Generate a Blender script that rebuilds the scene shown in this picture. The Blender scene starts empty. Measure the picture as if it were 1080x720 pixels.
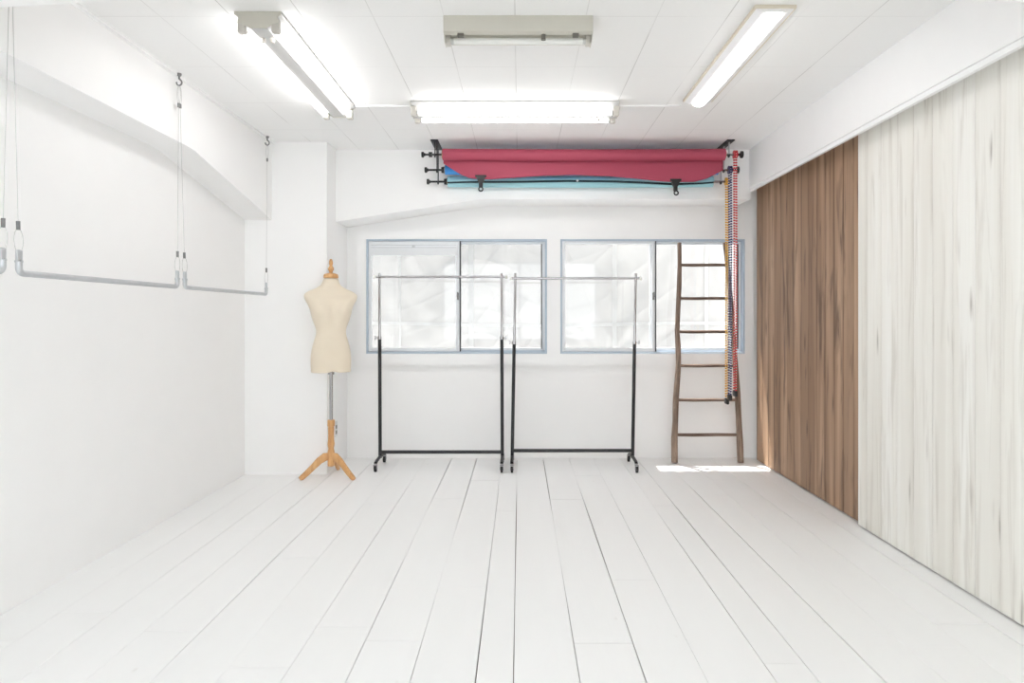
import bpy, bmesh, math, random
from mathutils import Vector, Matrix
random.seed(7)
S = bpy.context.scene
C = S.collection
PI = math.pi
F, CX, CY, H = 690.0, 548.0, 333.0, 1.18
CEIL = 2.475

def P(px, py, Y):
    return Vector(((px-CX)/F*Y, Y, H-(py-CY)/F*Y))
def X(px, Y): return (px-CX)/F*Y
def Z(py, Y): return H-(py-CY)/F*Y

# ------------------------------------------------------------------ mesh kit
class MB:
    def __init__(self): self.bm = bmesh.new()
    def box(self, x0, x1, y0, y1, z0, z1, bev=0.0, seg=2):
        b = bmesh.new()
        bmesh.ops.create_cube(b, size=1.0)
        for v in b.verts:
            v.co = Vector(((x0+x1)/2+v.co.x*(x1-x0), (y0+y1)/2+v.co.y*(y1-y0), (z0+z1)/2+v.co.z*(z1-z0)))
        if bev > 0:
            bmesh.ops.bevel(b, geom=b.edges[:], offset=bev, segments=seg, affect='EDGES', profile=0.5)
        self._join(b); return self
    def _join(self, b):
        m = bpy.data.meshes.new('tmp'); b.to_mesh(m); b.free()
        self.bm.from_mesh(m); bpy.data.meshes.remove(m)
    def ring(self, c, u, v, r, n):
        return [self.bm.verts.new(c+u*(r*math.cos(2*PI*i/n))+v*(r*math.sin(2*PI*i/n))) for i in range(n)]
    def skin(self, rings, cap=True, closed=False):
        n = len(rings[0]); k = len(rings)
        for a in range(k if closed else k-1):
            A, B = rings[a], rings[(a+1) % k]
            for i in range(n):
                self.bm.faces.new((A[i], A[(i+1) % n], B[(i+1) % n], B[i]))
        if cap and not closed:
            self.bm.faces.new(rings[0][::-1]); self.bm.faces.new(rings[-1])
    def tube(self, pts, r, n=10, cap=True, closed=False):
        pts = [Vector(p) for p in pts]
        rs = r if isinstance(r, (list, tuple)) else [r]*len(pts)
        k = len(pts); rings = []; u = None
        for i, p in enumerate(pts):
            if closed: t = pts[(i+1) % k]-pts[i-1]
            else: t = pts[min(i+1, k-1)]-pts[max(i-1, 0)]
            t.normalize()
            if u is None:
                a = Vector((0, 0, 1)) if abs(t.z) < .9 else Vector((1, 0, 0))
                u = t.cross(a).normalized()
            else:
                u = (u-t*u.dot(t)).normalized()
            rings.append(self.ring(p, u, t.cross(u), rs[i], n))
        self.skin(rings, cap, closed); return self
    def cyl(self, p0, p1, r0, r1=None, n=20):
        return self.tube([p0, p1], [r0, r0 if r1 is None else r1], n)
    def lathe(self, prof, c=(0, 0, 0), n=28):
        c = Vector(c); u, v = Vector((1, 0, 0)), Vector((0, 1, 0))
        self.skin([self.ring(c+Vector((0, 0, z)), u, v, max(r, 1e-4), n) for r, z in prof]); return self
    def torus(self, c, axis, R, r, n=24, m=8):
        c = Vector(c); axis = Vector(axis).normalized()
        a = Vector((0, 0, 1)) if abs(axis.z) < .9 else Vector((1, 0, 0))
        u = axis.cross(a).normalized(); v = axis.cross(u)
        return self.tube([c+u*(R*math.cos(2*PI*i/n))+v*(R*math.sin(2*PI*i/n)) for i in range(n)], r, m, closed=True)
    def prism(self, poly, d0, d1, plane='xz'):
        def mk(a, b, d):
            return Vector((a, d, b)) if plane == 'xz' else (Vector((d, a, b)) if plane == 'yz' else Vector((a, b, d)))
        A = [self.bm.verts.new(mk(a, b, d0)) for a, b in poly]
        B = [self.bm.verts.new(mk(a, b, d1)) for a, b in poly]
        n = len(poly)
        for i in range(n): self.bm.faces.new((A[i], A[(i+1) % n], B[(i+1) % n], B[i]))
        self.bm.faces.new(A[::-1]); self.bm.faces.new(B); return self
    def ball(self, c, r, s=(1, 1, 1), u=10, v=6):
        b = bmesh.new(); bmesh.ops.create_uvsphere(b, u_segments=u, v_segments=v, radius=r)
        for w in b.verts: w.co = Vector((w.co.x*s[0], w.co.y*s[1], w.co.z*s[2]))+Vector(c)
        self._join(b); return self
    def grid(self, f, nu, nv):
        V = [[self.bm.verts.new(f(i/nu, j/nv)) for j in range(nv+1)] for i in range(nu+1)]
        for i in range(nu):
            for j in range(nv):
                self.bm.faces.new((V[i][j], V[i+1][j], V[i+1][j+1], V[i][j+1]))
        return self
    def build(self, name, mat, parent=None, smooth=True, ang=35, local=False):
        bm = self.bm
        bmesh.ops.recalc_face_normals(bm, faces=bm.faces[:])
        me = bpy.data.meshes.new(name)
        o = bpy.data.objects.new(name, me); C.objects.link(o)
        if parent is not None:
            off = wloc(parent) if not local else Vector((0, 0, 0))
            o.parent = parent
        else:
            xs = [v.co for v in bm.verts]
            off = Vector(((min(v.x for v in xs)+max(v.x for v in xs))/2, (min(v.y for v in xs)+max(v.y for v in xs))/2, min(v.z for v in xs)))
            o.location = off
        for v in bm.verts: v.co -= off
        bm.to_mesh(me); bm.free()
        if mat: me.materials.append(mat)
        if smooth:
            me.polygons.foreach_set('use_smooth', [True]*len(me.polygons))
            me.set_sharp_from_angle(angle=math.radians(ang))
        return o

def wloc(o):
    v = Vector((0, 0, 0))
    while o is not None:
        v += o.location; o = o.parent
    return v
def tag(o, label, cat, group=None, kind=None):
    o['label'] = label; o['category'] = cat
    if group: o['group'] = group
    if kind: o['kind'] = kind
    return o
def thing(name, loc, label, cat, group=None, rz=0.0):
    o = bpy.data.objects.new(name, None); C.objects.link(o)
    o.empty_display_size = .05
    o.location = loc; o.rotation_euler = (0, 0, rz)
    return tag(o, label, cat, group)
def struct(o, label, cat):
    return tag(o, label, cat, kind='structure')
def solidify(o, t, offset=0):
    m = o.modifiers.new('thickness', 'SOLIDIFY'); m.thickness = t; m.offset = offset
    return o

# ------------------------------------------------------------------ materials
class G:
    def __init__(self, name):
        self.m = bpy.data.materials.new(name); self.m.use_nodes = True
        self.t = self.m.node_tree; self.n = self.t.nodes
        self.b = self.n['Principled BSDF']; self.out = self.n['Material Output']
    def new(self, kind, **kw):
        q = self.n.new(kind)
        for k, v in kw.items(): setattr(q, k, v)
        return q
    def put(self, sock, v):
        if hasattr(v, 'is_output'): self.t.links.new(v, sock)
        else: sock.default_value = v
    def math(self, op, a, b=0.0, c=None):
        q = self.new('ShaderNodeMath', operation=op)
        self.put(q.inputs[0], a); self.put(q.inputs[1], b)
        if c is not None: self.put(q.inputs[2], c)
        return q.outputs[0]
    def obj(self):
        s = self.new('ShaderNodeSeparateXYZ')
        self.t.links.new(self.new('ShaderNodeTexCoord').outputs['Object'], s.inputs[0])
        return s.outputs
    def objv(self): return self.new('ShaderNodeTexCoord').outputs['Object']
    def vec(self, a, b, c):
        q = self.new('ShaderNodeCombineXYZ')
        for s, v in zip(q.inputs, (a, b, c)): self.put(s, v)
        return q.outputs[0]
    def noise(self, v, scale=1.0, detail=3.0, rough=.5, dist=0.0):
        q = self.new('ShaderNodeTexNoise'); self.put(q.inputs['Vector'], v)
        q.inputs['Scale'].default_value = scale; q.inputs['Detail'].default_value = detail
        q.inputs['Roughness'].default_value = rough; q.inputs['Distortion'].default_value = dist
        return q.outputs[0]
    def ramp(self, v, stops, interp='LINEAR'):
        q = self.new('ShaderNodeValToRGB'); e = q.color_ramp.elements; q.color_ramp.interpolation = interp
        while len(e) < len(stops): e.new(.5)
        for el, (p, c) in zip(e, stops):
            el.position = p; el.color = c if len(c) == 4 else (*c, 1)
        self.put(q.inputs[0], v); return q.outputs[0]
    def mix(self, f, a, b, mode='MIX'):
        q = self.new('ShaderNodeMix', data_type='RGBA', blend_type=mode)
        self.put(q.inputs[0], f)
        for s, v in ((q.inputs[6], a), (q.inputs[7], b)):
            self.put(s, v if hasattr(v, 'is_output') else (*v, 1) if len(v) == 3 else v)
        return q.outputs[2]
    def bump(self, h, strength=.1, dist=.01):
        q = self.new('ShaderNodeBump'); q.inputs['Strength'].default_value = strength
        q.inputs['Distance'].default_value = dist; self.put(q.inputs['Height'], h)
        self.t.links.new(q.outputs[0], self.b.inputs['Normal'])
    def base(self, v, rough=.5, metal=0.0):
        self.put(self.b.inputs['Base Color'], v if hasattr(v, 'is_output') else (*v, 1))
        self.put(self.b.inputs['Roughness'], rough); self.put(self.b.inputs['Metallic'], metal)
        return self

def srgb(r, g, b):
    f = lambda c: (c/255/12.92) if c/255 <= .04045 else ((c/255+.055)/1.055)**2.4
    return (f(r), f(g), f(b))

def speckled(name, col, rough=.5, metal=0.0, scale=30, amount=.08, bump=.03):
    """plain surface with a little procedural unevenness"""
    g = G(name); n = g.noise(g.objv(), scale, 4)
    dark = tuple(c*(1-amount) for c in col)
    g.base(g.mix(n, col, dark), rough, metal)
    if bump: g.bump(n, bump, .004)
    return g.m

M = {}
M['paint'] = speckled('white_wall_paint', (.92, .918, .915), .6, scale=6, amount=.025, bump=.02)
M['trim'] = speckled('white_trim_paint', (.92, .92, .92), .45, scale=8, amount=.03)
# ceiling tiles: joints of a grid drawn in the material
g = G('ceiling_tiles'); o = g.obj()
def joint(v, period, shift, w):
    q = g.math('ABSOLUTE', g.math('SUBTRACT', g.math('FRACT', g.math('ADD', g.math('DIVIDE', g.math('SUBTRACT', v, shift), period), 100.5)), .5))
    return g.math('LESS_THAN', q, w/period)
jx = joint(o[0], .307, -.02, .0022); jy = joint(o[1], .575, 2.90-2.15, .0016)
fade = g.noise(g.vec(o[0], o[1], 0.0), 2.3, 3)
fx = g.math('MULTIPLY', jx, g.ramp(fade, [(.35, (.05,)*3), (.62, (1,)*3)]))
fy = g.math('MULTIPLY', jy, g.ramp(fade, [(.38, (.6,)*3), (.6, (.1,)*3)]))
fine = g.noise(g.objv(), 60, 3)
tile = g.mix(fine, (.91, .91, .905), (.89, .89, .885))
g.base(g.mix(g.math('MULTIPLY', g.math('MAXIMUM', fx, fy), .45), tile, (.30, .29, .27)), .7)
g.bump(fine, .05, .003)
M['ceiling'] = g.m
# painted boards
g = G('white_painted_boards'); o = g.obj()
n1 = g.noise(g.vec(g.math('MULTIPLY', o[0], 9.0), g.math('MULTIPLY', o[1], .9), 0.0), 1.0, 4)
n2 = g.noise(g.vec(g.math('MULTIPLY', o[0], 60.0), g.math('MULTIPLY', o[1], 3.0), 0.0), 1.0, 4)
geo = g.new('ShaderNodeNewGeometry')
rnd = geo.outputs['Random Per Island']
c = g.mix(n1, (.90, .90, .897), (.87, .87, .865))
c = g.mix(g.math('MULTIPLY', rnd, .25), c, (.855, .855, .845))
vor = g.new('ShaderNodeTexVoronoi'); vor.inputs['Scale'].default_value = 3.0
g.put(vor.inputs['Vector'], g.vec(g.math('MULTIPLY', o[0], 1.6), g.math('MULTIPLY', o[1], .8), 0.0))
spot = g.ramp(vor.outputs['Distance'], [(.0, (.35,)*3), (.045, (0,)*3)])
c = g.mix(spot, c, (.62, .58, .54))
g.base(c, g.ramp(n1, [(.3, (.38,)*3), (.7, (.52,)*3)]))
g.bump(n2, .12, .002)
M['floor'] = g.m
M['subfloor'] = speckled('dark_board_gap', (.10, .05, .045), .8)

def wood_boards(name, w, shift, tones, streak, knot, amount, fq, ks):
    g = G(name); o = g.obj()
    y = g.math('ADD', o[1], shift)
    bid = g.math('FLOOR', g.math('DIVIDE', y, w))
    wn = g.new('ShaderNodeTexWhiteNoise', noise_dimensions='1D'); g.put(wn.inputs['W'], bid)
    r = wn.outputs['Value']
    def nz(sy, sz, off, det=4, dist=.0, rough=.55):
        return g.noise(g.vec(g.math('MULTIPLY_ADD', y, sy, g.math('MULTIPLY', r, 37.0+off)), g.math('MULTIPLY_ADD', o[2], sz, g.math('MULTIPLY', r, 11.0+off)), off), 1.0, det, rough, dist)
    broad = nz(7, .30, 1.3, 2, .3)
    fibre = nz(75, 1.6, 4.1, 5)
    dark = nz(fq, 1.5, 7.7, 4, .6)
    fr = g.math('FRACT', g.math('DIVIDE', y, w))
    edge = g.math('ABSOLUTE', g.math('SUBTRACT', fr, .5))
    c = g.ramp(broad, [(.36, tones[0]), (.5, tones[1]), (.64, tones[2])])
    c = g.mix(g.math('MULTIPLY', g.ramp(fibre, [(.4, (0,)*3), (.62, (1,)*3)]), amount[0]), c, tones[0])
    c = g.mix(g.math('MULTIPLY', r, amount[1]), c, tones[2])
    c = g.mix(g.math('MULTIPLY', g.ramp(dark, [(.53, (0,)*3), (.68, (1,)*3)]), amount[2]), c, streak)
    rim = g.math('MULTIPLY', g.ramp(edge, [(.34, (0,)*3), (.5, (1,)*3)]), g.ramp(nz(3, .8, 9.9, 3), [(.42, (0,)*3), (.62, (1,)*3)]))
    c = g.mix(g.math('MULTIPLY', rim, amount[4]), c, streak)
    v = g.new('ShaderNodeTexVoronoi'); v.inputs['Scale'].default_value = 1.0
    wob = g.math('MULTIPLY', fibre, .25)
    g.put(v.inputs['Vector'], g.vec(g.math('MULTIPLY_ADD', y, ks, g.math('MULTIPLY_ADD', r, 19.0, wob)), g.math('MULTIPLY_ADD', o[2], 1.9, g.math('MULTIPLY_ADD', r, 7.0, wob)), 0.0))
    k = g.ramp(v.outputs['Distance'], [(.03, (1,)*3), (.09, (.45,)*3), (.17, (0,)*3)])
    c = g.mix(g.math('MULTIPLY', k, amount[3]), c, knot)
    g.base(c, .55); g.bump(fibre, .15, .002)
    return g.m
M['brown_boards'] = wood_boards('brown_wood_boards', .118, 5.0, (srgb(128, 99, 76), srgb(158, 126, 100), srgb(186, 155, 128)), srgb(94, 70, 54), srgb(74, 52, 40), (.22, .5, .8, .85, .85), 15, 10.0)
M['white_boards'] = wood_boards('whitewashed_wood_boards', .142, 5.0, (srgb(228, 225, 217), srgb(236, 234, 227), srgb(241, 240, 235)), srgb(196, 190, 180), srgb(170, 164, 156), (.26, .3, .42, .85, .3), 26, 13.0)

def simple_wood(name, a, b, c, sc=(40, 40, 4), rough=.5):
    g = G(name); o = g.obj()
    n = g.noise(g.vec(g.math('MULTIPLY', o[0], sc[0]), g.math('MULTIPLY', o[1], sc[1]), g.math('MULTIPLY', o[2], sc[2])), 1.0, 5, .6, .5)
    g.base(g.ramp(n, [(.3, a), (.5, b), (.7, c)]), rough); g.bump(n, .2, .004)
    return g.m
M['beech'] = simple_wood('varnished_light_wood', srgb(190, 136, 84), srgb(210, 160, 106), srgb(224, 180, 128), rough=.38)
M['pole_wood'] = simple_wood('weathered_pole_wood', srgb(92, 74, 62), srgb(128, 108, 94), srgb(156, 138, 124), rough=.75)
M['rung_wood'] = simple_wood('dark_weathered_rung_wood', srgb(84, 66, 56), srgb(112, 92, 80), srgb(134, 116, 104), (4, 40, 40), .75)
g = G('linen_cover'); o = g.objv()
wv = g.noise(o, 420, 2); bl = g.noise(o, 7, 3)
g.base(g.mix(bl, srgb(236, 225, 206), srgb(228, 215, 194)), .9); g.bump(wv, .12, .001)
g.b.inputs['Sheen Weight'].default_value = .15
M['linen'] = g.m
M['chrome'] = speckled('brushed_chrome', (.46, .45, .46), .22, 1.0, 40, .06, 0)
M['galv'] = speckled('galvanised_steel', (.64, .66, .68), .42, .75, 25, .2, .02)
M['black_metal'] = speckled('black_powder_coat', (.018, .018, .021), .42, 0, 60, .2, .02)
M['black_plastic'] = speckled('black_plastic', (.014, .014, .015), .45, 0, 50, .2, .02)
M['rubber'] = speckled('dark_rubber', (.03, .03, .032), .6, 0, 50, .2, .02)
M['wire'] = speckled('steel_wire', (.55, .55, .54), .4, .6, 50, .1, 0)
M['grey_cast'] = speckled('grey_cast_fitting', (.26, .26, .26), .5, .5, 50, .2, .02)
M['lamp_white'] = speckled('enamelled_lamp_body', (.52, .52, .51), .4, 0, 12, .06, .01)
M['lamp_grey'] = speckled('yellowed_lamp_enamel', srgb(206, 203, 192), .42, 0, 10, .1, .01)
M['lamp_ivory'] = speckled('ivory_lamp_flange', srgb(226, 217, 200), .45, 0, 10, .08, .01)
M['socket'] = speckled('lamp_socket_plastic', srgb(206, 202, 194), .4, 0, 40, .1, .01)
M['tube_off'] = speckled('unlit_tube_glass', srgb(232, 232, 228), .18, 0, 10, .03, 0)
M['cap_metal'] = speckled('tube_end_cap', (.55, .55, .53), .35, .9, 40, .1, 0)
M['starter'] = speckled('starter_grey', srgb(120, 116, 108), .5, 0, 40, .1, 0)
M['red_paper'] = speckled('crimson_paper', srgb(172, 70, 92), .62, 0, 5, .06, .02)
M['blue_paper'] = speckled('bright_blue_paper', srgb(58, 142, 214), .62, 0, 5, .06, .02)
M['teal_paper'] = speckled('pale_teal_paper', srgb(160, 208, 217), .62, 0, 5, .05, .02)
M['core'] = speckled('cardboard_core', srgb(190, 165, 130), .8)
M['chain_yellow'] = speckled('yellow_chain_plastic', srgb(232, 176, 48), .4, 0, 60, .05, 0)
M['chain_navy'] = speckled('navy_chain_plastic', srgb(48, 52, 112), .4, 0, 60, .05, 0)
M['chain_red'] = speckled('red_chain_plastic', srgb(206, 52, 58), .4, 0, 60, .05, 0)
M['cord'] = speckled('white_chain_cord', srgb(240, 238, 232), .5, 0, 60, .03, 0)
M['alu'] = speckled('pale_aluminium_frame', srgb(186, 199, 212), .4, .0, 20, .05, .01)
M['sash'] = speckled('white_aluminium_sash', srgb(232, 235, 238), .4, .0, 20, .04, .01)
M['gasket'] = speckled('dark_window_gasket', (.045, .045, .055), .6, 0, 40, .1, 0)
M['outlet'] = speckled('outlet_plastic', srgb(226, 226, 224), .4, 0, 40, .03, 0)
M['hole'] = speckled('dark_slot', (.05, .05, .05), .6, 0, 40, .03, 0)
M['pin'] = speckled('white_pin_plastic', srgb(245, 245, 240), .4, 0, 40, .03, 0)

def emitter(name, col, s):
    g = G(name)
    n = g.noise(g.objv(), 4, 2)
    g.base((.9, .9, .9), .3)
    g.put(g.b.inputs['Emission Color'], g.mix(n, col, tuple(c*.97 for c in col)))
    g.b.inputs['Emission Strength'].default_value = s
    return g.m
M['tube_on'] = emitter('lit_fluorescent_tube', (1.0, .98, .975), 3.9)
M['led_on'] = emitter('lit_diffuser_bar', (1.0, .98, .975), 3.9)

# glass: clear pane with a faint reflection
g = G('window_glass')
tr = g.new('ShaderNodeBsdfTransparent'); gl = g.new('ShaderNodeBsdfGlossy'); gl.inputs['Roughness'].default_value = .03
tr.inputs[0].default_value = (.97, .97, .97, 1)
fr = g.new('ShaderNodeLayerWeight')
refl = g.math('MULTIPLY_ADD', g.math('POWER', fr.outputs['Facing'], 5.0), .6, .03)
mx = g.new('ShaderNodeMixShader')
g.t.links.new(refl, mx.inputs[0]); g.t.links.new(tr.outputs[0], mx.inputs[1]); g.t.links.new(gl.outputs[0], mx.inputs[2])
g.t.links.new(mx.outputs[0], g.out.inputs[0])
M['glass'] = g.m
# building sheet: thin woven plastic, lets light through
def sheet_mat(name, col, share):
    g = G(name)
    n = g.noise(g.objv(), 3, 4)
    cc = g.mix(n, col, tuple(c*.96 for c in col))
    d = g.new('ShaderNodeBsdfDiffuse'); t = g.new('ShaderNodeBsdfTranslucent'); mx = g.new('ShaderNodeMixShader')
    g.put(d.inputs[0], cc); g.put(t.inputs[0], cc); mx.inputs[0].default_value = share
    g.t.links.new(d.outputs[0], mx.inputs[1]); g.t.links.new(t.outputs[0], mx.inputs[2]); g.t.links.new(mx.outputs[0], g.out.inputs[0])
    return g.m
M['sheet'] = sheet_mat('white_woven_sheet', (.32, .313, .304), .25)
M['sheet_hem'] = sheet_mat('white_sheet_hem', (.56, .56, .55), .04)
M['scaffold'] = speckled('scaffold_tube', (.62, .63, .64), .45, .3, 20, .1, 0)

# ------------------------------------------------------------------ room shell
Y0 = -1.3        # wall behind the camera
YB = 5.44        # back wall
YW = 5.39        # face of the boxed window surround
# floor: boards with uneven gaps, one mesh
JX = [-2.05, -1.83, -1.62, -1.406, -1.192, -.979, -.771, -.561, -.354, -.143, -.020, .195, .409, .607, .829, .967, 1.18, 1.378, 1.59, 1.80, 2.0]
TH = .018
WID = {-.143: 2.0, -.020: 1.9, -.354: 1.9, .195: 2.3, .409: 2.5, -.561: 2.1, -1.406: 1.2, .829: 2.2, 1.18: 2.6, .967: 2.4, .607: .9, -.771: 1.2, 1.80: 1.6, -.979: .7, -1.192: 1.3}
def gap_fn(j):
    base = WID.get(j, 1.0)*.0016
    ph = [random.uniform(0, 6.28) for _ in range(3)]
    def f(y):
        s = .75+.5*math.sin(y*1.3+ph[0])+.35*math.sin(y*3.1+ph[1])
        return max(.00025, base*s*(.8+.2*max(0, y-2)))
    return f
gaps = {j: gap_fn(j) for j in JX}
fl = MB()
for a, b in zip(JX[:-1], JX[1:]):
    cuts = [Y0]
    y = Y0+random.uniform(.5, 2.2)
    while y < 5.2:
        cuts.append(y); y += random.uniform(1.7, 2.5)
    # the board ends the photograph shows
    known = {-.561: 2.37+.01, .195: 2.36, 1.18: 2.42, -.354: 2.85, .829: 2.22, -1.192: 3.2}
    if a in known: cuts = [Y0, known[a]-1.9 if known[a]-1.9 > Y0 else known[a]-1.2, known[a], known[a]+1.85]
    cuts = [c for c in cuts if c < 5.3]+[YB+.02]
    for c0, c1 in zip(cuts[:-1], cuts[1:]):
        e = .0008
        n = max(2, int((c1-c0)/.25))
        dz = random.uniform(-.0006, .0006)
        L, R = [], []
        rings = []
        for i in range(n+1):
            yy = c0+e+(c1-c0-2*e)*i/n
            xl = a+gaps[a](yy)/2; xr = b-gaps[b](yy)/2
            if a == JX[0]: xl = a
            ch = .0008
            prof = [(xl, -TH), (xl, -ch), (xl+ch, 0), (xr-ch, 0), (xr, -ch), (xr, -TH)]
            rings.append([fl.bm.verts.new((px, yy, pz+dz*(pz > -TH))) for px, pz in prof])
        fl.skin(rings)
floor = fl.build('floor', M['floor'], smooth=False)
struct(floor, 'white painted wooden board floor with dark gaps between boards', 'floor')
sb = MB().box(-2.1, 2.1, Y0-.1, YB+.1, -.06, -TH).build('floor_base', M['subfloor'], floor)

ce = MB().box(-2.1, 2.1, Y0-.1, YB+.12, CEIL, CEIL+.06)
ceiling = ce.build('ceiling', M['ceiling'], smooth=False)
struct(ceiling, 'white tiled ceiling with thin joint lines', 'ceiling')
struct(MB().box(-2.145, -2.045, Y0-.1, YB+.1, -.06, CEIL+.06).build('wall_left', M['paint'], smooth=False), 'plain white left wall below the beam', 'wall')
struct(MB().box(2.0, 2.1, Y0-.1, YB+.1, -.06, CEIL+.06).build('wall_right', M['paint'], smooth=False), 'white right wall behind the sliding panels', 'wall')
m = MB().box(-2.1, 2.1, Y0-.1, Y0, -.06, .7).box(-2.1, 2.1, Y0-.1, Y0, 2.2, CEIL+.06).box(-2.1, -1.45, Y0-.1, Y0, .7, 2.2).box(1.45, 2.1, Y0-.1, Y0, .7, 2.2)
struct(m.build('wall_front', M['paint'], smooth=False), 'white wall with an added broad window opening, facing the back wall', 'wall')
m = MB()
for a, b in ((-1.45, -1.40), (-.025, .025), (1.40, 1.45)): m.box(a, b, Y0-.08, Y0-.03, .7, 2.2, .003)
m.box(-1.45, 1.45, Y0-.08, Y0-.03, .7, .75, .003); m.box(-1.45, 1.45, Y0-.08, Y0-.03, 2.15, 2.2, .003)
wf = struct(m.build('window_3', M['alu']), 'added unseen window opposite the back wall, for fill daylight', 'window')  # opening and frame added behind the camera to bring in fill daylight
MB().box(-1.42, 1.42, Y0-.058, Y0-.053, .73, 2.17).build('pane', M['glass'], wf, smooth=False)
# window openings
WX = [(X(386, YW), X(577, YW)), (X(591, YW), X(786, YW))]
WZ0, WZ1 = Z(373, YW), Z(252, YW)
def pierced(m, x0, x1, z0, z1, y0, y1):
    m.box(x0, x1, y0, y1, z0, WZ0); m.box(x0, x1, y0, y1, WZ1, z1)
    m.box(x0, WX[0][0], y0, y1, WZ0, WZ1); m.box(WX[0][1], WX[1][0], y0, y1, WZ0, WZ1); m.box(WX[1][1], x1, y0, y1, WZ0, WZ1)
m = MB(); pierced(m, -2.1, 2.1, -.06, CEIL+.06, YB, YB+.05)
struct(m.build('wall_back', M['paint'], smooth=False), 'white back wall with the two windows', 'wall')
m = MB(); pierced(m, X(376, YW), 1.926, Z(385, YW), Z(244, YW), YW, YB)
struct(m.build('trim_1', M['trim'], smooth=False), 'white boxed surround framing both windows', 'window surround')
# column, beams
struct(MB().box(-2.1, -1.433, 4.87, YB+.02, -.01, CEIL+.01, .004).build('trim_2', M['paint'], smooth=False), 'white square column in the back left corner', 'column')
struct(MB().prism([(-1.44, CEIL+.01), (-1.44, 1.912), (-.33, 2.084), (-.24, 2.09), (1.80, 2.09), (1.80, CEIL+.01)], 5.10, YB+.01).build('trim_3', M['paint'], ang=20), 'white ceiling beam over the windows, sloping down at the left', 'beam')
struct(MB().prism([(Y0-.05, CEIL+.01), (Y0-.05, 2.123), (3.62, 2.123), (3.72, 2.117), (4.89, 1.890), (4.89, CEIL+.01)], -2.1, -1.845, 'yz').build('trim_4', M['paint'], ang=20), 'white ceiling beam along the left wall, sloping down at the column', 'beam')
struct(MB().prism([(-2.08, CEIL+.01), (-2.08, 2.05), (-1.509, 2.075), (-1.1, 2.099), (-.5, 2.2), (.7, 2.2), (1.25, 2.1), (1.47, 2.089), (2.05, 2.06), (2.05, CEIL+.01)], 1.72, 1.9).build('trim_5', M['paint'], ang=20), 'white overhead beam crossing the room before the lamps', 'beam')
# boxed fascia over the sliding panels with its rail
m = MB().box(1.79, 1.83, Y0-.05, YB, 2.174, CEIL+.01, .002); m.box(1.83, 2.01, Y0-.05, YB, 2.235, 2.27)
struct(m.build('trim_6', M['trim'], smooth=False), 'white fascia band above the sliding panels', 'fascia')
m = MB().box(1.797, 1.818, Y0-.05, YB, 2.149, 2.1735, .002)
struct(m.build('trim_7', M['trim'], smooth=False), 'thin white rail strip under the fascia band', 'rail')
# wiring cover between the lamps
struct(MB().box(-1.02, .99, 4.03-.008, 4.03+.008, CEIL-.008, CEIL+.004, .002).build('trim_8', M['trim']), 'thin white wiring cover across the ceiling between lamps', 'wiring cover')
# small strip where the left beam meets the ceiling
struct(MB().box(-1.85, -1.825, Y0-.05, 4.88, CEIL-.012, CEIL+.005, .003).build('trim_9', M['trim']), 'slim white moulding between left beam and ceiling', 'moulding')

# ------------------------------------------------------------------ windows
def window(n, x0, x1, z0, z1, label, left_front, vent):
    w = bpy.data.objects.new('window_%d' % n, None); C.objects.link(w); w.location = ((x0+x1)/2, 5.44, z0)
    struct(w, label, 'window')
    m = MB(); ya, yb = 5.398, 5.488
    t = .015
    m.box(x0, x0+t, ya, yb, z0, z1, .002); m.box(x1-t, x1, ya, yb, z0, z1, .002)
    m.box(x0+t, x1-t, ya, yb, z1-t, z1, .002); m.box(x0+t, x1-t, ya, yb, z0, z0+.016, .002)
    m.box(x0+t, x1-t, 5.428, 5.432, z0+.016, z0+.026); m.box(x0+t, x1-t, 5.462, 5.466, z0+.016, z0+.026)
    m.build('window_frame', M['alu'], w)
    xm = (x0+x1)/2+.005
    st = .026
    for k, (a, b) in enumerate(((x0+t, xm+.018), (xm-.018, x1-t))):
        y = 5.412 if k == 0 else 5.446
        d = .026
        zb, zt = z0+.018, z1-t
        m = MB()
        m.box(a, a+st, y, y+d, zb, zt, .002); m.box(b-st, b, y, y+d, zb, zt, .002)
        m.box(a+st, b-st, y, y+d, zt-.024, zt, .002); m.box(a+st, b-st, y, y+d, zb, zb+.03, .002)
        s = m.build('sash', M['sash'], w)
        MB().box(a+st-.004, b-st+.004, y+.010, y+.014, zb+.026, zt-.02).build('pane', M['glass'], s, smooth=False)
        if k == 0:
            lk = MB().box(b-.022, b-.006, y-.012, y, (zb+zt)/2-.03, (zb+zt)/2+.03, .003)
            lk.cyl((b-.014, y-.012, (zb+zt)/2), (b-.014, y-.024, (zb+zt)/2), .009)
            lk.box(b-.020, b-.009, y-.03, y-.02, (zb+zt)/2-.006, (zb+zt)/2+.035, .003)
            lk.build('latch', M['grey_cast'], s)
            MB().box(b, b+.010, y-.002, y+d-.004, zb, zt).build('gasket', M['gasket'], s)
            if vent:
                vz1, vz0 = zt-.004, zt-.118
                v = MB().box(a+st*.3, b-st*.6, y-.010, y+.001, vz0, vz1, .002)
                vo = v.build('vent_strip', M['sash'], s)
                MB().box(a+st, b-st, y-.013, y-.0095, vz1-.052, vz1-.047).box(a+st, b-st, y-.013, y-.0095, vz1-.032, vz1-.027).box((a+b)/2-.012, (a+b)/2+.012, y-.016, y-.0095, vz1-.05, vz1-.03, .002).build('slider', M['galv'], vo)
        else:
            MB().box(b-st-.007, b-st+.002, y-.002, y+.010, zb+.02, zt-.02).build('gasket', M['gasket'], s)
    return w
window(1, WX[0][0], WX[0][1], WZ0, WZ1, 'left aluminium sliding window with vent strip along its top', True, True)
window(2, WX[1][0], WX[1][1], WZ0, WZ1, 'right aluminium sliding window behind the wooden ladder', True, False)

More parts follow.
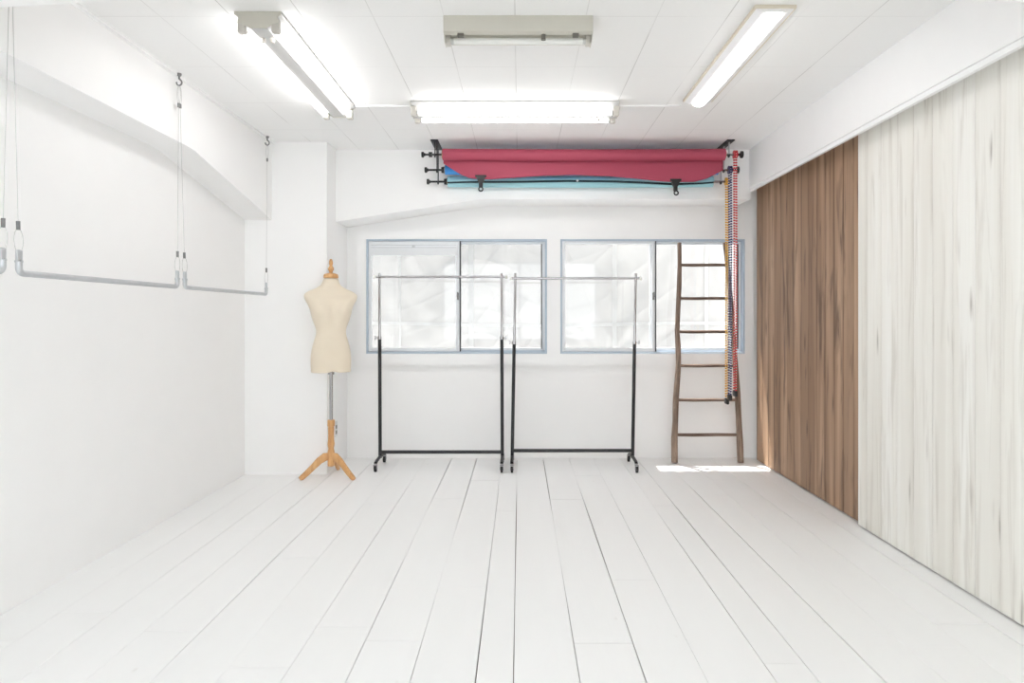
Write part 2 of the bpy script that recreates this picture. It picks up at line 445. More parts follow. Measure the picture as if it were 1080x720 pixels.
struct(MB().box(-2.4, .62, 5.49, 5.90, 2.5, 2.56, .004).build('sun_blocker', M['trim'], smooth=False), 'added unseen white board above the left window, blocking sun', 'sun blocker')  # added out of view to keep sun off the left floor
# building sheet outside, hung in folds from scaffold tubes
YS = 5.95
def fold(x, z):
    d = .012*math.sin(7*x+2.3*z)+.010*math.sin(13*(x*.8-z*.55)+1.1)+.014*math.sin(4.3*(x*.5+z*.9))
    d += .006*math.sin(31*(x*.75+z*.6)+math.sin(5*x)*1.4)+.005*math.sin(23*(x*.35-z*.9)+2*math.sin(3*z))
    for ax, az in ((-1.1, 2.1), (.05, 2.25), (.75, .7), (1.6, 2.2)):      # pulls running out from tie points
        r = math.hypot(x-ax, z-az); th = math.atan2(z-az, x-ax)
        d += .012*math.sin(17*th)*math.exp(-((r-.7)/.6)**2)
    d *= .5
    rid = lambda t: (1-abs(math.sin(t)))**5
    d -= .010*rid(9*(x*.8+z*.62)+1.3*math.sin(2*z))*(.5+.5*math.sin(3.1*x+1))
    d -= .008*rid(11*(x*.72-z*.7)+1.1*math.sin(2.3*x))*(.5+.5*math.sin(2.3*z+4*x))
    d -= .006*rid(14*(z+.12*math.sin(4*x)))*(.5+.5*math.sin(1.9*x+2))
    return YS+d
sheet = MB().grid(lambda u, v: Vector((-2.2+4.9*u, fold(-2.2+4.9*u, .2+2.1*v), .2+2.1*v)), 380, 170).build('building_sheet', M['sheet'])
tag(sheet, 'white creased building sheet hanging outside both windows', 'sheet')
def seam_v(x, w): return MB().grid(lambda u, v: Vector((x-w/2+w*u, fold(x, .25+2.0*v)-.012, .25+2.0*v)), 2, 60)
def seam_h(z, w): return MB().grid(lambda u, v: Vector((-2.15+4.8*u, fold(-2.15+4.8*u, z)-.014, z-w/2+w*v+.012*math.sin(2.1*u*4.8))), 120, 2)
for px, w in ((422, .02), (497, .045), (648, .04), (745, .03)):
    seam_v(X(px, YS), w).build('hem', M['sheet_hem'], sheet)
seam_h(Z(342, YS), .03).build('hem', M['sheet_hem'], sheet)

# ------------------------------------------------------------------ sliding panels
def panel(x, y0, y1, z0, z1, w, mat, label, shift):
    o_y = (y0+y1)/2
    m = MB().box(x+.006, x+.026, y0, y1, z0, z1)
    # boards follow the colour seams of the material: k*w - shift in local y
    k0 = math.floor((y0-o_y+shift)/w)
    k = k0
    while True:
        a = max(y0, o_y+k*w-shift+.0008); b = min(y1, o_y+(k+1)*w-shift-.0008)
        if a >= y1: break
        if b-a > .004: m.box(x, x+.007, a, b, z0, z1, .0012, 1)
        k += 1
    o = m.build('sliding_panel', mat, smooth=False)
    return tag(o, label, 'panel', )
panel(1.93, 3.50, 5.325, .010, 2.215, .118, M['brown_boards'], 'brown wood plank sliding panel beside the ladder', 5.0)
panel(1.90, Y0+.02, 3.672, .010, 2.215, .142, M['white_boards'], 'whitewashed wood plank sliding panel beside the brown one', 5.0)

# ------------------------------------------------------------------ ceiling lamps
def batten_lamp(loc, rz, label, group):
    """twin tube batten, long axis local y, wide base against the ceiling"""
    t = thing('ceiling_lamp', loc, label, 'ceiling lamp', group, rz)
    L = 1.255/2
    prof = [(-.10, 0), (-.10, -.012), (-.094, -.014), (-.036, -.068), (.036, -.068), (.094, -.014), (.10, -.012), (.10, 0)]
    m = MB().prism(prof, -L, L); m.build('lamp_body', M['lamp_white'], t, local=True, ang=20)
    for s in (-1, 1):
        e = MB().prism([(-.10, -.001), (-.10, -.013), (-.083, -.024), (-.086, -.05), (-.060, -.056), (-.036, -.072), (.036, -.072), (.060, -.056), (.086, -.05), (.083, -.024), (.10, -.013), (.10, -.001)], s*L, s*(L+.003))
        e.build('end_plate', M['lamp_grey'], t, local=True, ang=20)
        for q in (-1, 1):
            k = MB().box(q*.0725-.016, q*.0725+.016, min(s*L, s*(L-.03)), max(s*L, s*(L-.03)), -.088, -.03, .004)
            k.cyl((q*.0725, s*(L-.03), -.068), (q*.0725, s*(L-.036), -.068), .013)
            k.build('lamp_socket', M['socket'], t, local=True)
    for q in (-1, 1):
        tb = MB().cyl((q*.0725, -L+.045, -.068), (q*.0725, L-.045, -.068), .0145, n=14).build('tube', M['tube_on'], t, local=True)
        for a in (-L+.034, L-.046): MB().cyl((q*.0725, a, -.068), (q*.0725, a+.012, -.068), .0142, n=14).build('end_cap', M['cap_metal'], tb, local=True)
        MB().lathe([(.0, 0), (.010, .001), (.011, .02), (.009, .024)], (q*.02, -L+.11, -.088), 12).build('starter', M['socket'], t, local=True)
    return t
batten_lamp((-1.114, 3.412, CEIL), 0, 'lit twin tube ceiling lamp on the left, running toward the back', 'lit ceiling lamps')
batten_lamp((-.028, 4.03, CEIL), PI/2, 'lit twin tube ceiling lamp running crosswise before the red roll', 'lit ceiling lamps')
t = thing('ceiling_lamp', (1.066, 3.32, CEIL), 'lit single wide bar ceiling lamp on the right with ivory flange', 'ceiling lamp', 'lit ceiling lamps')
L = .6
MB().box(-.088, .088, -L, L, -.016, 0, .003).build('lamp_body', M['lamp_ivory'], t, local=True)
MB().prism([(-.082, -.015), (-.05, -.03), (.05, -.03), (.082, -.015)], -L+.006, L-.006).build('reflector', M['trim'], t, local=True, ang=15)
pr = [(.040*math.cos(a), -.026-.026*math.sin(a)) for a in [PI*i/12 for i in range(13)]]
m = MB(); rings = []
for y, s in [(-L+.012, .72), (-L+.018, .9), (-L+.03, 1)]+[(-L+.03+(2*L-.06)*i/6, 1) for i in range(1, 6)]+[(L-.03, 1), (L-.018, .9), (L-.012, .72)]:
    rings.append([m.bm.verts.new((x*s, y, -.026+(z+.026)*s)) for x, z in pr])
m.skin(rings); m.build('diffuser', M['led_on'], t, local=True)
# unlit short lamp
t = thing('ceiling_lamp', (-.006, 2.90, CEIL), 'unlit short grey ceiling lamp with a single tube', 'ceiling lamp')
L = .32
m = MB().prism([(-.08, 0), (-.08, -.006), (-.076, -.066), (-.045, -.07), (.0, -.045), (.045, -.07), (.076, -.066), (.08, -.006), (.08, 0)], -L, L, 'yz')
m.build('lamp_body', M['lamp_grey'], t, local=True, ang=20)
for s in (-1, 1):
    MB().prism([(-.08, -.001), (-.076, -.068), (-.03, -.095), (.03, -.095), (.076, -.068), (.08, -.001)], s*L, s*(L+.003), 'yz').build('end_plate', M['lamp_grey'], t, local=True, ang=15)
    k = MB().box(min(s*L, s*(L-.022)), max(s*L, s*(L-.022)), -.022, .022, -.096, -.045, .004); k.build('lamp_socket', M['socket'], t, local=True)
    k = MB().box(s*(L-.07)-.014, s*(L-.07)+.014, -.062, -.04, -.082, -.066, .003); k.build('lamp_clip', M['starter'], t, local=True)
tb = MB().cyl((-L+.035, 0, -.078), (L-.035, 0, -.078), .0145, n=16).build('tube', M['tube_off'], t, local=True)
for a in (-L+.022, L-.037): MB().cyl((a, 0, -.078), (a+.015, 0, -.078), .0143, n=16).build('end_cap', M['cap_metal'], tb, local=True)
MB().cyl((.11, -.045, -.062), (.11, -.045, -.092), .010, n=14).build('starter', M['starter'], t, local=True)

# ------------------------------------------------------------------ hanging rails on the left
XR = -1.82
BZ = 1.335
HOOKS = [(2.34, None), (3.498, 0), (4.72, 0)]
def hook(y, label):
    t = thing('ceiling_hook', (XR, y, CEIL), label, 'hook', 'ceiling hooks along the left beam')
    MB().cyl((0, 0, 0), (0, 0, -.012), .013, .011, 14).cyl((0, 0, -.012), (0, 0, -.03), .005, n=10).build('hook_base', M['grey_cast'], t, local=True)
    pts = [(0, 0, -.028)]+[(.014*math.sin(a), 0, -.048+.016*math.cos(a)) for a in [PI*i/10*1.55 for i in range(1, 11)]]
    MB().tube([Vector(p) for p in pts], .0042, 8).build('hook_curl', M['grey_cast'], t, local=True)
    return t
hook(3.498, 'grey ceiling hook carrying the wires where two hanging rails meet')
hook(4.72, 'grey ceiling hook nearest the column, holding one wire')
hook(2.34, 'grey ceiling hook farthest from the column, holding two wires')
def rail(ya, yb, ha, hb, label):
    t = thing('hanging_rail', (XR, (ya+yb)/2, BZ-.012), label, 'hanging rail', 'steel hanging rails on wires along the left wall')
    h = .085
    pts = [(XR, ya, BZ+h*.5), (XR, ya, BZ+.02)]+[(XR, ya+.02-.02*math.cos(a), BZ+.02-.02*math.sin(a)) for a in (.4, .8, 1.2, 1.57)]
    pts += [(XR, yb-.02+.02*math.sin(a), BZ+.02-.02*math.cos(a)) for a in (0, .4, .8, 1.2)]+[(XR, yb, BZ+.02), (XR, yb, BZ+h*.5)]
    MB().tube(pts, .0115, 14).build('bar', M['galv'], t)
    for y, hy in ((ya, ha), (yb, hb)):
        e = MB()
        e.box(XR-.006, XR+.006, y-.012, y+.012, BZ+h*.45, BZ+h, .003)
        e.cyl((XR-.012, y, BZ+h*.5), (XR+.012, y, BZ+h*.5), .006, n=10)
        e.build('bar_end', M['galv'], t)
        # loop of wire through the bar end, crimp, then up to the hook
        top = Vector((XR, hy, CEIL-.064)); foot = Vector((XR, y, BZ+h-.012))
        d = (top-foot).normalized()
        c = foot+d*.10
        side = Vector((.55, .83, 0)).normalized()
        lp = []
        for i in range(17):
            a = 2*PI*i/16
            lp.append(foot+d*(.045-.045*math.cos(a))+side*(.014*math.sin(a)))
        w = MB().tube(lp,   .0012, 6)
        w.tube([foot+d*.09, top-d*.10],   .0012, 6)
        lp = [top-d*(.05+.05*math.cos(2*PI*i/16))+side*(.009*math.sin(2*PI*i/16)) for i in range(17)]
        w.tube(lp,   .0012, 6)
        wo = w.build('wire', M['wire'], t)
        for a, b in ((c-d*.016, c+d*.016), (top-d*.118, top-d*.096)): MB().cyl(a, b, .0068, n=12).build('crimp', M['grey_cast'], wo)
    return t
rail(1.25, 2.302, 1.25, 2.335, 'steel hanging rail cut by the left frame edge, only its end showing')
rail(2.378, 3.479, 2.345, 3.494, 'steel hanging rail on wires, middle one of the row by the left wall')
rail(3.557, 4.70, 3.502, 4.72, 'steel hanging rail on wires nearest the column and dress form')

# ------------------------------------------------------------------ dress form
mx, my = -1.383, 4.80
YAW = math.radians(26)
t = thing('dress_form', (mx, my, 0), 'beige cloth dress form on a wooden tripod by the column', 'dress form', None, YAW)
rows = [ # z, half width, front depth, back depth, y shift
 (.772, .136, .085, .085, .0), (.762, .141, .092, .092, .0), (.80, .143, .098, .096, .0), (.86, .1445, .100, .104, .0), (.92, .140, .098, .106, .0), (.98, .127, .092, .092, .0),
 (1.03, .109, .084, .078, .0), (1.065, .1035, .082, .073, .0), (1.10, .110, .090, .076, .0), (1.14, .128, .102, .084, .0),
 (1.185, .1405, .118, .092, .0), (1.215, .147, .118, .096, .0), (1.245, .156, .106, .099, .0), (1.275, .171, .095, .098, .0), (1.30, .187, .085, .092, .0), (1.32, .191, .072, .082, .004),
 (1.339, .190, .058, .068, .008), (1.357, .166, .052, .062, .012), (1.375, .122, .050, .060, .015), (1.388, .093, .050, .058, .016), (1.403, .073, .050, .055, .017), (1.425, .061, .049, .051, .015), (1.446, .055, .048, .049, .010), (1.458, .053, .047, .047, .008)]
m = MB(); rings = []
N = 56
for z, w, df, db, ys in rows:
    r = []
    for i in range(N):
        a = 2*PI*i/N
        cx, sy = math.cos(a), math.sin(a)
        e = 2.25
        k = (abs(cx)**e+abs(sy)**e)**(-1/e)
        x = w*cx*k
        y = (db if sy > 0 else df)*sy*k+ys
        if sy < 0:      # two breasts, a shallow valley between
            b = sum(math.exp(-((x-q*.068)/.046)**2) for q in (-1, 1))*math.exp(-((z-1.195)/.052)**2)
            y -= .030*b
            y += .016*math.exp(-(x/.028)**2)*math.exp(-((z-1.2)/.06)**2)
        zz = z
        if z < .81: zz = z+.010*math.exp(-(x/.03)**2)*(1 if sy < 0 else .5)*(.81-z)/.04
        if z < .78: y += .012*math.exp(-(x/.02)**2)*(1 if sy < 0 else 0)
        r.append(m.bm.verts.new((x, y, zz)))
    rings.append(r)
m.skin(rings)
torso = m.build('torso', M['linen'], t, local=True, ang=60)
sm = torso.modifiers.new('smooth', 'SUBSURF'); sm.levels = 1; sm.render_levels = 1
MB().lathe([(.052, 1.457), (.054, 1.462), (.052, 1.480), (.047, 1.487), (.028, 1.492), (.016, 1.494), (.012, 1.498), (.014, 1.508), (.0205, 1.518), (.0215, 1.526), (.018, 1.536), (.012, 1.544), (.0105, 1.550), (.014, 1.562), (.0145, 1.572), (.012, 1.585), (.009, 1.594), (.003, 1.598)], (0, .006, 0)).build('neck_cap', M['beech'], t, local=True, ang=50)
MB().cyl((0, 0, .40), (0, 0, .775), .0125).build('pole', M['chrome'], t, local=True)
MB().cyl((0, 0, .752), (0, 0, .768), .024).build('collar', M['chrome'], t, local=True)
MB().lathe([(.0, .078), (.024, .080), (.025, .09), (.025, .185), (.021, .20), (.020, .21), (.024, .228), (.0255, .245), (.022, .27), (.0205, .30), (.022, .34), (.0225, .36), (.020, .368), (.026, .374), (.0265, .395), (.027, .41), (.024, .418), (.0, .418)]).build('post', M['beech'], t, local=True, ang=40)
for ang in (-PI/2-math.radians(62)-YAW, -PI/2+math.radians(62)-YAW, PI/2-math.radians(-2)-YAW):
    d = Vector((math.cos(ang), math.sin(ang), 0)); s = Vector((-d.y, d.x, 0))
    m = MB(); rings = []
    path = [(.012, .152, .026), (.045, .150, .030), (.085, .126, .026), (.13, .084, .022), (.175, .043, .0205), (.208, .0165, .0185), (.222, .0095, .0125)]
    for i, (rr, z, hh) in enumerate(path):
        a, b = path[max(i-1, 0)], path[min(i+1, len(path)-1)]
        tx, tz = b[0]-a[0], b[1]-a[1]; l = math.hypot(tx, tz); nx, nz = -tz/l, tx/l
        wv = .0125
        ring = []
        for q in range(12):
            th = 2*PI*q/12
            cx, sy = math.cos(th), math.sin(th); k = (abs(cx)**3.5+abs(sy)**3.5)**(-1/3.5)
            p = d*(rr+nx*hh*sy*k)+s*(wv*cx*k); pz = max(.0005, z+nz*hh*sy*k)
            ring.append(m.bm.verts.new((p.x, p.y, pz)))
        rings.append(ring)
    m.skin(rings); m.build('leg', M['beech'], t, local=True, ang=40)

# ------------------------------------------------------------------ garment racks
def rack(xl, xr, yf, yb, ztop, zrail, zblack, zbar, lean, label, xshift_f=0.0):
    ym = (yf+yb)/2
    t = thing('garment_rack', ((xl+xr)/2, ym, 0), label, 'garment rack', 'wheeled garment racks before the windows')
    zf = .083
    for i, x in enumerate((xl, xr)):
        out = -1 if i == 0 else 1
        xt = lambda z, x=x: x+lean*(z/1.5)
        MB().tube([(xt(zf), ym, zf-.012), (xt(zblack), ym, zblack)], .0135, 14).build('upright', M['black_metal'], t)
        ex = MB().tube([(xt(zblack-.05), ym, zblack-.05), (xt(ztop-.004), ym, ztop-.004), (xt(ztop), ym, ztop)], [.0095, .0095, .0075], 14).build('extension_tube', M['chrome'], t)
        MB().cyl((xt(zblack), ym, zblack-.002), (xt(zblack+.02), ym, zblack+.02), .0145).build('collar', M['chrome'], ex)
        k = MB().cyl((xt(zblack+.01)+out*.012, ym, zblack+.010), (xt(zblack+.01)+out*.032, ym, zblack+.010), .0035, n=10)
        k.box(xt(zblack)+out*.034-.005, xt(zblack)+out*.034+.005, ym-.004, ym+.004, zblack-.006, zblack+.026, .002)
        k.build('clamp_screw', M['chrome'], t)
        # foot bar with two casters
        f = MB()
        f.tube([(xt(zf), yf+.012, zf-.017), (xt(zf), yf+.05, zf-.008), (xt(zf), ym, zf), (xt(zf), yb-.05, zf-.008), (xt(zf), yb-.012, zf-.017)], .0125, 12)
        f.build('foot_bar', M['black_metal'], t)
        for y in (yf, yb):
            xx = xt(zf)
            c = MB().cyl((xx, y, .068), (xx, y, .052), .010, n=12)
            sgn = random.choice((-1, 1))*.012
            c.box(xx-.013, xx-.010, y-.012+sgn*.5, y+.012+sgn*.5, .022, .056, .001); c.box(xx+.010, xx+.013, y-.012+sgn*.5, y+.012+sgn*.5, .022, .056, .001)
            c.box(xx-.013, xx+.013, y-.013, y+.013, .052, .057, .001)
            co = c.build('caster', M['chrome'], t)
            MB().cyl((xx-.0085, y+sgn, .0245), (xx+.0085, y+sgn, .0245), .0240, n=24).build('wheel', M['rubber'], co)
            MB().cyl((xx-.0135, y+sgn, .0245), (xx+.0135, y+sgn, .0245), .008, n=12).build('hub', M['chrome'], co)
    xt = lambda x, z: x+lean*(z/1.5)
    MB().tube([(xt(xl, zbar), ym, zbar), (xt(xr, zbar), ym, zbar)], .0135, 14).build('crossbar', M['black_metal'], t)
    a, b = xt(xl, zrail), xt(xr, zrail)
    r = MB().tube([(a-.032, ym-.003, zrail), (b+.032, ym-.003, zrail)], .0095, 14).build('top_rail', M['chrome'], t)
    for x in (a-.036, b+.036):
        MB().ball((x, ym-.003, zrail), .0145, (.8, 1, 1), 14, 10).build('end_knob', M['pin'], r)
    return t
rack(X(401, 5.11), X(529.8, 5.11), 4.935, 5.285, Z(288, 5.11), Z(292, 5.11), Z(357.5, 5.11), Z(476.5, 5.11), -.006, 'black and chrome wheeled garment rack nearer the dress form')
rack(X(540, 5.11), X(667, 5.11), 4.935, 5.285, Z(288, 5.11), Z(293.5, 5.11), Z(362.5, 5.11), Z(475, 5.11), .026, 'slightly leaning black and chrome garment rack nearer the ladder')

# ------------------------------------------------------------------ ladder
def LY(z): return 5.235+.115*(z/1.77)
lx = [(487.5, 711.5), (462, 711.3), (445, 712.2), (421, 712.8), (405, 714.0), (385, 715.6), (366, 715.2), (349, 714.2), (325, 715.2), (300, 716.4), (280, 716.8), (256, 716.6)]
rx = [(487.5, 781), (470, 780.4), (440, 779), (415, 777.8), (390, 776), (366, 774), (340, 772.2), (310, 770.2), (285, 768), (256, 764.5)]
t = thing('ladder', (X(746, 5.235), 5.235, 0), 'rustic brown pole ladder leaning against the right window', 'ladder')
def pole(tab, r0, r1):
    pts, rs = [], []
    for i, (py, px) in enumerate(tab):
        z = Z(py, 5.235); y = LY(z); z = max(.002, Z(py, y)); y = LY(z)
        pts.append((X(px, y), y, z)); f = i/(len(tab)-1)
        rs.append((r0+(r1-r0)*f)*(1+.06*math.sin(i*2.3)))
    # finer spacing with a gentle wander
    P2, R2 = [], []
    for i in range(len(pts)-1):
        for k in range(4):
            s = k/4; P2.append(Vector(pts[i]).lerp(Vector(pts[i+1]), s)); R2.append(rs[i]+(rs[i+1]-rs[i])*s)
    P2.append(Vector(pts[-1])); R2.append(rs[-1])
    return MB().tube(P2, R2, 12)
pole(lx, .026, .017).build('side_pole', M['pole_wood'], t)
pole(rx, .026, .017).build('side_pole', M['pole_wood'], t)
def interp(tab, y):
    for (a, xa), (b, xb) in zip(tab[:-1], tab[1:]):
        if b <= y <= a: return xa+(xb-xa)*(y-a)/(b-a)
    return tab[-1][1]
for py in (279.5, 314.7, 349.8, 385.5, 421.6, 458.4):
    z = Z(py, 5.26); y = LY(z); z = Z(py, y)
    a, b = X(interp(lx, py), y), X(interp(rx, py), y)
    MB().tube([(a-.012, y, z+.001), (a+(b-a)*.3, y, z-.001), (a+(b-a)*.65, y, z+.001), (b+.012, y, z)], [.0115, .0135, .0130, .0115], 10).build('rung', M['rung_wood'], t)

# ------------------------------------------------------------------ backdrop rolls
M['gap_shade_paper'] = speckled('teal_paper_gap_shade', srgb(24, 52, 60), .7, 0, 5, .06, .02)  # shade of the hollow under the loose edge, put into the roll colour
R = [dict(y=4.85, z=2.375, r=.043, x0=-.569, x1=1.520, mat='red_paper'),
     dict(y=4.97, z=2.288, r=.036, x0=-.565, x1=1.505, mat='blue_paper'),
     dict(y=5.043, z=2.214, r=.035, x0=-.553, x1=1.487, mat='teal_paper')]
labs = ['crimson backdrop paper roll hung in front under the ceiling', 'bright blue backdrop paper roll behind the crimson one', 'pale teal backdrop paper roll, lowest of the three']
XA = -.627; XB = 1.552
rolls = []
for i, q in enumerate(R):
    t = thing('backdrop_roll', ((q['x0']+q['x1'])/2, q['y'], q['z']-q['r']), labs[i], 'backdrop roll', 'backdrop rolls above the windows')
    rolls.append(t)
    y, z, r = q['y'], q['z'], q['r']
    n = 40
    # the wound paper: sags a hair between the brackets
    sag = lambda s: -.004*math.sin(PI*s)
    m = MB(); rings = []
    for k in range(n+1):
        s = k/n; x = q['x0']+(q['x1']-q['x0'])*s
        rings.append(m.ring(Vector((x, y, z+sag(s))), Vector((0, 1, 0)), Vector((0, 0, 1)), r, 32))
    m.skin(rings); m.build('paper_roll', M[q['mat']] if i < 2 else M['gap_shade_paper'], t)
    for a in (q['x0']-.006, q['x1']-.02): MB().cyl((a, y, z), (a+.026, y, z), r*.72).build('core', M['core'], t)
    knob = (-.712, -.706, -.700)[i]
    a = MB().cyl((q['x0']-.004, y, z), (knob, y, z), .0075, n=12)
    a.build('axle', M['black_plastic'], t)
    k = MB().cyl((knob-.014, y, z), (knob+.002, y, z), .021, n=20).cyl((knob+.002, y, z), (knob+.012, y, z), .012, n=16)
    k.build('end_knob', M['black_plastic'], t)
    k = MB().cyl((-.672, y, z), (-.648, y, z), .019, n=16) if i == 0 else MB().cyl((q['x0']-.028, y, z), (q['x0']-.004, y, z), .022, .026, n=16)
    k.build('axle_collar', M['black_plastic'], t)
    a = MB().cyl((q['x1']+.004, y, z), (1.63, y, z), .0085, n=12); a.build('axle', M['chrome'], t)
    wx = 1.598
    chain = ('chain_red', 'chain_navy', 'chain_yellow')[i]
    wr = .027
    MB().cyl((wx-.012, y, z), (wx-.008, y, z), wr+.004, n=24).cyl((wx-.009, y, z), (wx+.009, y, z), wr-.005, n=24).cyl((wx+.008, y, z), (wx+.012, y, z), wr+.004, n=24).build('chain_wheel', M[chain], t)
    kx = (1.640, 1.650, 1.628)[i]
    k = MB().cyl((1.615, y, z), (kx, y, z), .010, n=14)
    if i < 2: k.cyl((kx, y, z), (kx+.014, y, z), .026, n=24)
    k.build('end_knob', M['black_plastic'], t)
def yfun(tab):
    def f(px):
        if px <= tab[0][0]: return tab[0][1]
        for (a, ya), (b, yb) in zip(tab[:-1], tab[1:]):
            if a <= px <= b:
                s = (px-a)/(b-a)
                return ya+(yb-ya)*s
        return tab[-1][1]
    return f
# the loose red sheet, hanging from the back of its roll with slanted ends
edge = yfun([(467, 172), (474, 176.5), (484, 183), (494, 187.6), (507, 189.3), (520, 189), (545, 187.3), (575, 185.4), (605, 184.7), (640, 186), (670, 188.6), (695, 191.3), (712, 192.3), (732, 192), (745, 188.5), (757, 182.5), (765, 177.8)])
q = R[0]; ysh = q['y']+q['r']*.92
def red(u, v):
    x = q['x0']+(q['x1']-q['x0'])*u
    zt = q['z']-q['r']*.2
    y = ysh
    zb = Z(edge(x/ysh*F+CX), ysh)
    z = zt+(zb-zt)*v
    return Vector((x, y-.006*v*v+.003*math.sin(3.2*u*2+1)*v, z))
solidify(MB().grid(red, 120, 12).build('loose_sheet', M['red_paper'], rolls[0]), .0012)
# the free edge of the teal paper lapping over its roll
q2 = R[2]
edge2 = yfun([(470, 191.8), (500, 190.8), (540, 190.4), (600, 189.2), (650, 189.8), (680, 191.2), (710, 192.8), (740, 192.3), (753, 191.4)])
def teal(u, v):
    x = q2['x0']+(q2['x1']-q2['x0'])*u
    zb = Z(edge2(x/5.0*F+CX), 5.0)-q2['z']
    r = .041+.006*v
    ae = math.asin(max(-.9, min(.9, zb/.047)))
    a = PI*.62+(ae-PI*.62)*v
    return Vector((x, q2['y']-r*math.cos(a), q2['z']-.004*math.sin(PI*u)+r*math.sin(a)))
def teal_lip(u, v):
    x = q2['x0']+(q2['x1']-q2['x0'])*u
    zb = Z(edge2(x/5.0*F+CX)+1.5+.5*math.sin(PI*u), 5.0)-q2['z']
    al = math.asin(max(-.9, min(.9, zb/.041)))
    a = al+(-PI*1.15-al)*v
    return Vector((x, q2['y']-.041*math.cos(a), q2['z']-.004*math.sin(PI*u)+.041*math.sin(a)))
solidify(MB().grid(teal_lip, 90, 24).build('paper_curl', M['teal_paper'], rolls[2]), .0012)
lo = solidify(MB().grid(teal, 90, 14).build('loose_sheet', M['teal_paper'], rolls[2]), .0012)
pinp = P(609, 190.3, 4.99)
MB().ball(pinp, .009, (1, .5, 1), 12, 8).build('pin', M['pin'], rolls[2])

def bracket(x, label, arms_mat):
    t = thing('roll_bracket', (x, 4.95, CEIL), label, 'bracket', 'roll brackets under the ceiling')
    MB().box(x-.028, x+.028, 4.80, 5.085, CEIL-.009, CEIL, .002).build('ceiling_plate', M['black_metal'], t)
    for q in R:
        m = MB().box(x-.003, x+.003, q['y']-.011, q['y']+.011, q['z']-.010, CEIL-.008, .001)
        m.build('drop_arm', arms_mat, t)
        m = MB()
        pts = [(x-.001, q['y']+.017*math.cos(a), q['z']+.0+.017*math.sin(a)) for a in [PI*(1.0+i/8*1.0) for i in range(9)]]
        m.tube(pts, .0055, 8); m.build('cradle', M['black_metal'], t)
    return t
bracket(XA, 'black bracket holding the left ends of the backdrop rolls', M['black_metal'])
bracket(XB, 'bracket holding the right ends of the backdrop rolls, beside the chains', M['galv'])

def clamp(px, py, label, hand):
    y = 4.868
    p = P(px, py, y)
    t = thing('spring_clamp', (p.x, y, p.z-.11), label, 'clamp', 'black clamps on the crimson paper')
    for s, nm in ((-1, 'jaw'), (1, 'jaw')):
        yy = p.y+.017+s*.0083
        m = MB().box(p.x-.042, p.x+.042, yy-.006, yy+.006, p.z-.008, p.z+.009, .003)
        m.prism([(p.x-.034, p.z-.006), (p.x+.034, p.z-.006), (p.x+.017, p.z-.045), (p.x-.017, p.z-.045)], yy-.005, yy+.005)
        m.build('jaw', M['black_plastic'], t)
    MB().box(p.x-.015, p.x+.015, p.y+.006, p.y+.030, p.z-.082, p.z-.04, .004).build('spring_body', M['black_plastic'], t)
    MB().torus((p.x+hand, p.y+.012, p.z-.095), (0, 1, 0), .015, .0055).build('ring', M['black_plastic'], t)
    return t
clamp(507, 185.5, 'black spring clamp near the left end of the crimson paper', .0)
clamp(713, 189.5, 'black spring clamp near the right end of the crimson paper', .004)

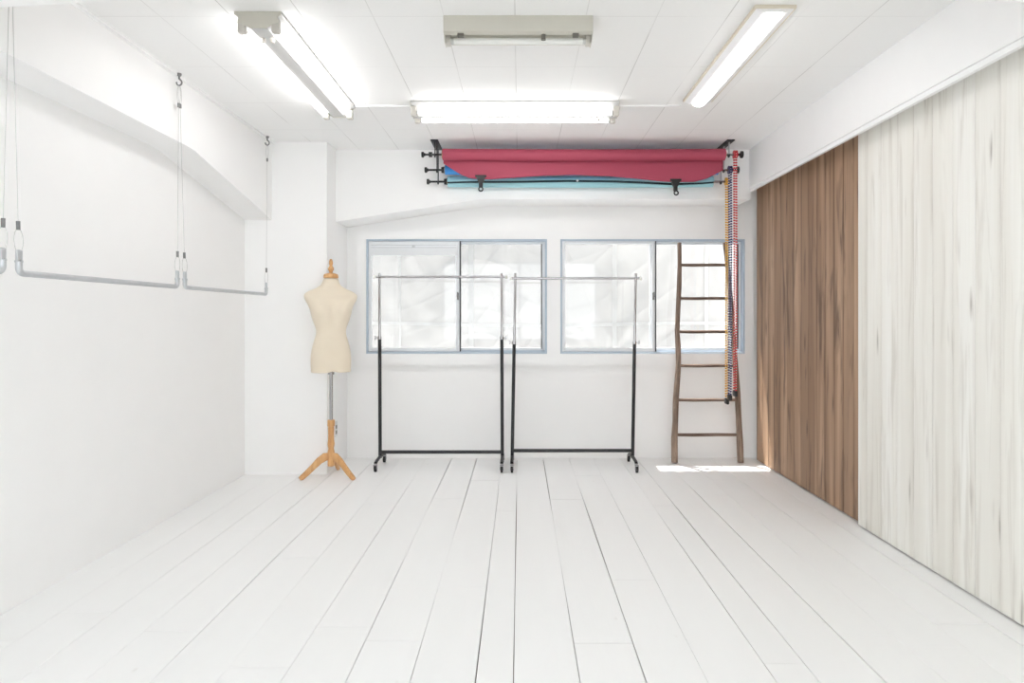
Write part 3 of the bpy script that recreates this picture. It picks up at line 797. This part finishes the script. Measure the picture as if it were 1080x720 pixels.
# ------------------------------------------------------------------ bead chains
def bead_chain(q, mat, zend, label, sway):
    x = 1.598; y = q['y']; zt = q['z']; r = .0235
    t = thing('bead_chain', (x, y, zend), label, 'bead chain', 'looped bead chains hanging from the backdrop rolls')
    zb = zend+.03
    # centre line of the loop: up the near strand, over the wheel, down the far strand
    path = []
    n = int((zt-zb)/.01)
    f = lambda z: sway*math.sin((zt-z)*2.2)*.5
    for i in range(n+1):
        z = zb+(zt-zb)*i/n; path.append(Vector((x+f(z), y-r, z)))
    for i in range(1, 12):
        a = PI*i/12; path.append(Vector((x, y-r*math.cos(a), zt+r*math.sin(a))))
    for i in range(n+1):
        z = zt+(zb-zt)*i/n; path.append(Vector((x+f(z)*.7, y+r, z)))
    MB().tube(path[::3]+[path[-1]], .0024, 6).build('cord', M['cord'], t)
    # beads every 19 mm
    b = MB(); acc = 0; step = .0195; need = 0
    proto = [(u, v) for u in range(8) for v in range(1)]
    for a, c in zip(path[:-1], path[1:]):
        d = (c-a); l = d.length
        while need <= acc+l:
            p = a+d*((need-acc)/l)
            rr = [b.ring(p+Vector((0, 0, dz)), Vector((1, 0, 0)), Vector((0, 1, 0)), rad, 8) for dz, rad in ((-.006, .004), (-.0035, .0078), (.0035, .0078), (.006, .004))]
            b.skin(rr); need += step
        acc += l
    bd = b.build('beads', M[mat], t); bd['kind'] = 'stuff'
    MB().box(x+f(zb)-.011, x+f(zb)+.011, y-.034, y+.034, zend, zend+.045, .008).build('end_weight', M['black_plastic'], t)
    return t
bead_chain(R[0], 'chain_red', Z(418, 4.85), 'red bead chain loop, rightmost of the three', .004)
bead_chain(R[1], 'chain_navy', Z(422, 4.97), 'navy blue bead chain loop between yellow and red ones', .006)
bead_chain(R[2], 'chain_yellow', Z(426, 5.043), 'yellow bead chain loop crossing the ladder rungs', .004)

# ------------------------------------------------------------------ outlet on the column side
yo = 5.085
t = thing('wall_outlet', (-1.433, yo, .292), 'small white wall outlet on the column behind the dress form', 'outlet')
MB().box(-1.4335, -1.425, yo-.035, yo+.035, .24, .36, .003).build('cover_plate', M['outlet'], t)
for z in (.276, .318):
    s = MB().box(-1.4255, -1.4225, yo-.018, yo+.018, z-.014, z+.014, .002).build('socket_face', M['starter'], t)

# ------------------------------------------------------------------ light
sun = bpy.data.lights.new('sun', 'SUN'); sun.energy = 6.0; sun.angle = math.radians(.6); sun.color = (1, .97, .92)
so = bpy.data.objects.new('sun', sun); C.objects.link(so)
so.rotation_euler = Vector((.18, -.285, -1)).to_track_quat('-Z', 'Y').to_euler()
so.location = (0, 9, 9)
w = bpy.data.worlds.new('sky'); S.world = w; w.use_nodes = True
bg = w.node_tree.nodes['Background']; bg.inputs[0].default_value = (.93, .97, 1, 1); bg.inputs[1].default_value = 1.9

# ------------------------------------------------------------------ camera
cam = bpy.data.cameras.new('camera'); co = bpy.data.objects.new('camera', cam); C.objects.link(co)
co.location = (0, 0, H); co.rotation_euler = (PI/2, 0, 0)
cam.sensor_width = 36; cam.lens = 36*F/1080; cam.shift_x = (540-CX)/1080; cam.shift_y = -(360-CY)/1080
cam.clip_start = .05; cam.clip_end = 100
S.camera = co
S.view_settings.view_transform = 'Standard'; S.view_settings.look = 'None'
S.view_settings.exposure = 1.58; S.view_settings.gamma = 1.0
S.view_settings.use_curve_mapping = False
S.cycles.use_denoising = True
S.cycles.max_bounces = 14; S.cycles.diffuse_bounces = 10; S.cycles.transparent_max_bounces = 12
S.cycles.sample_clamp_indirect = 12
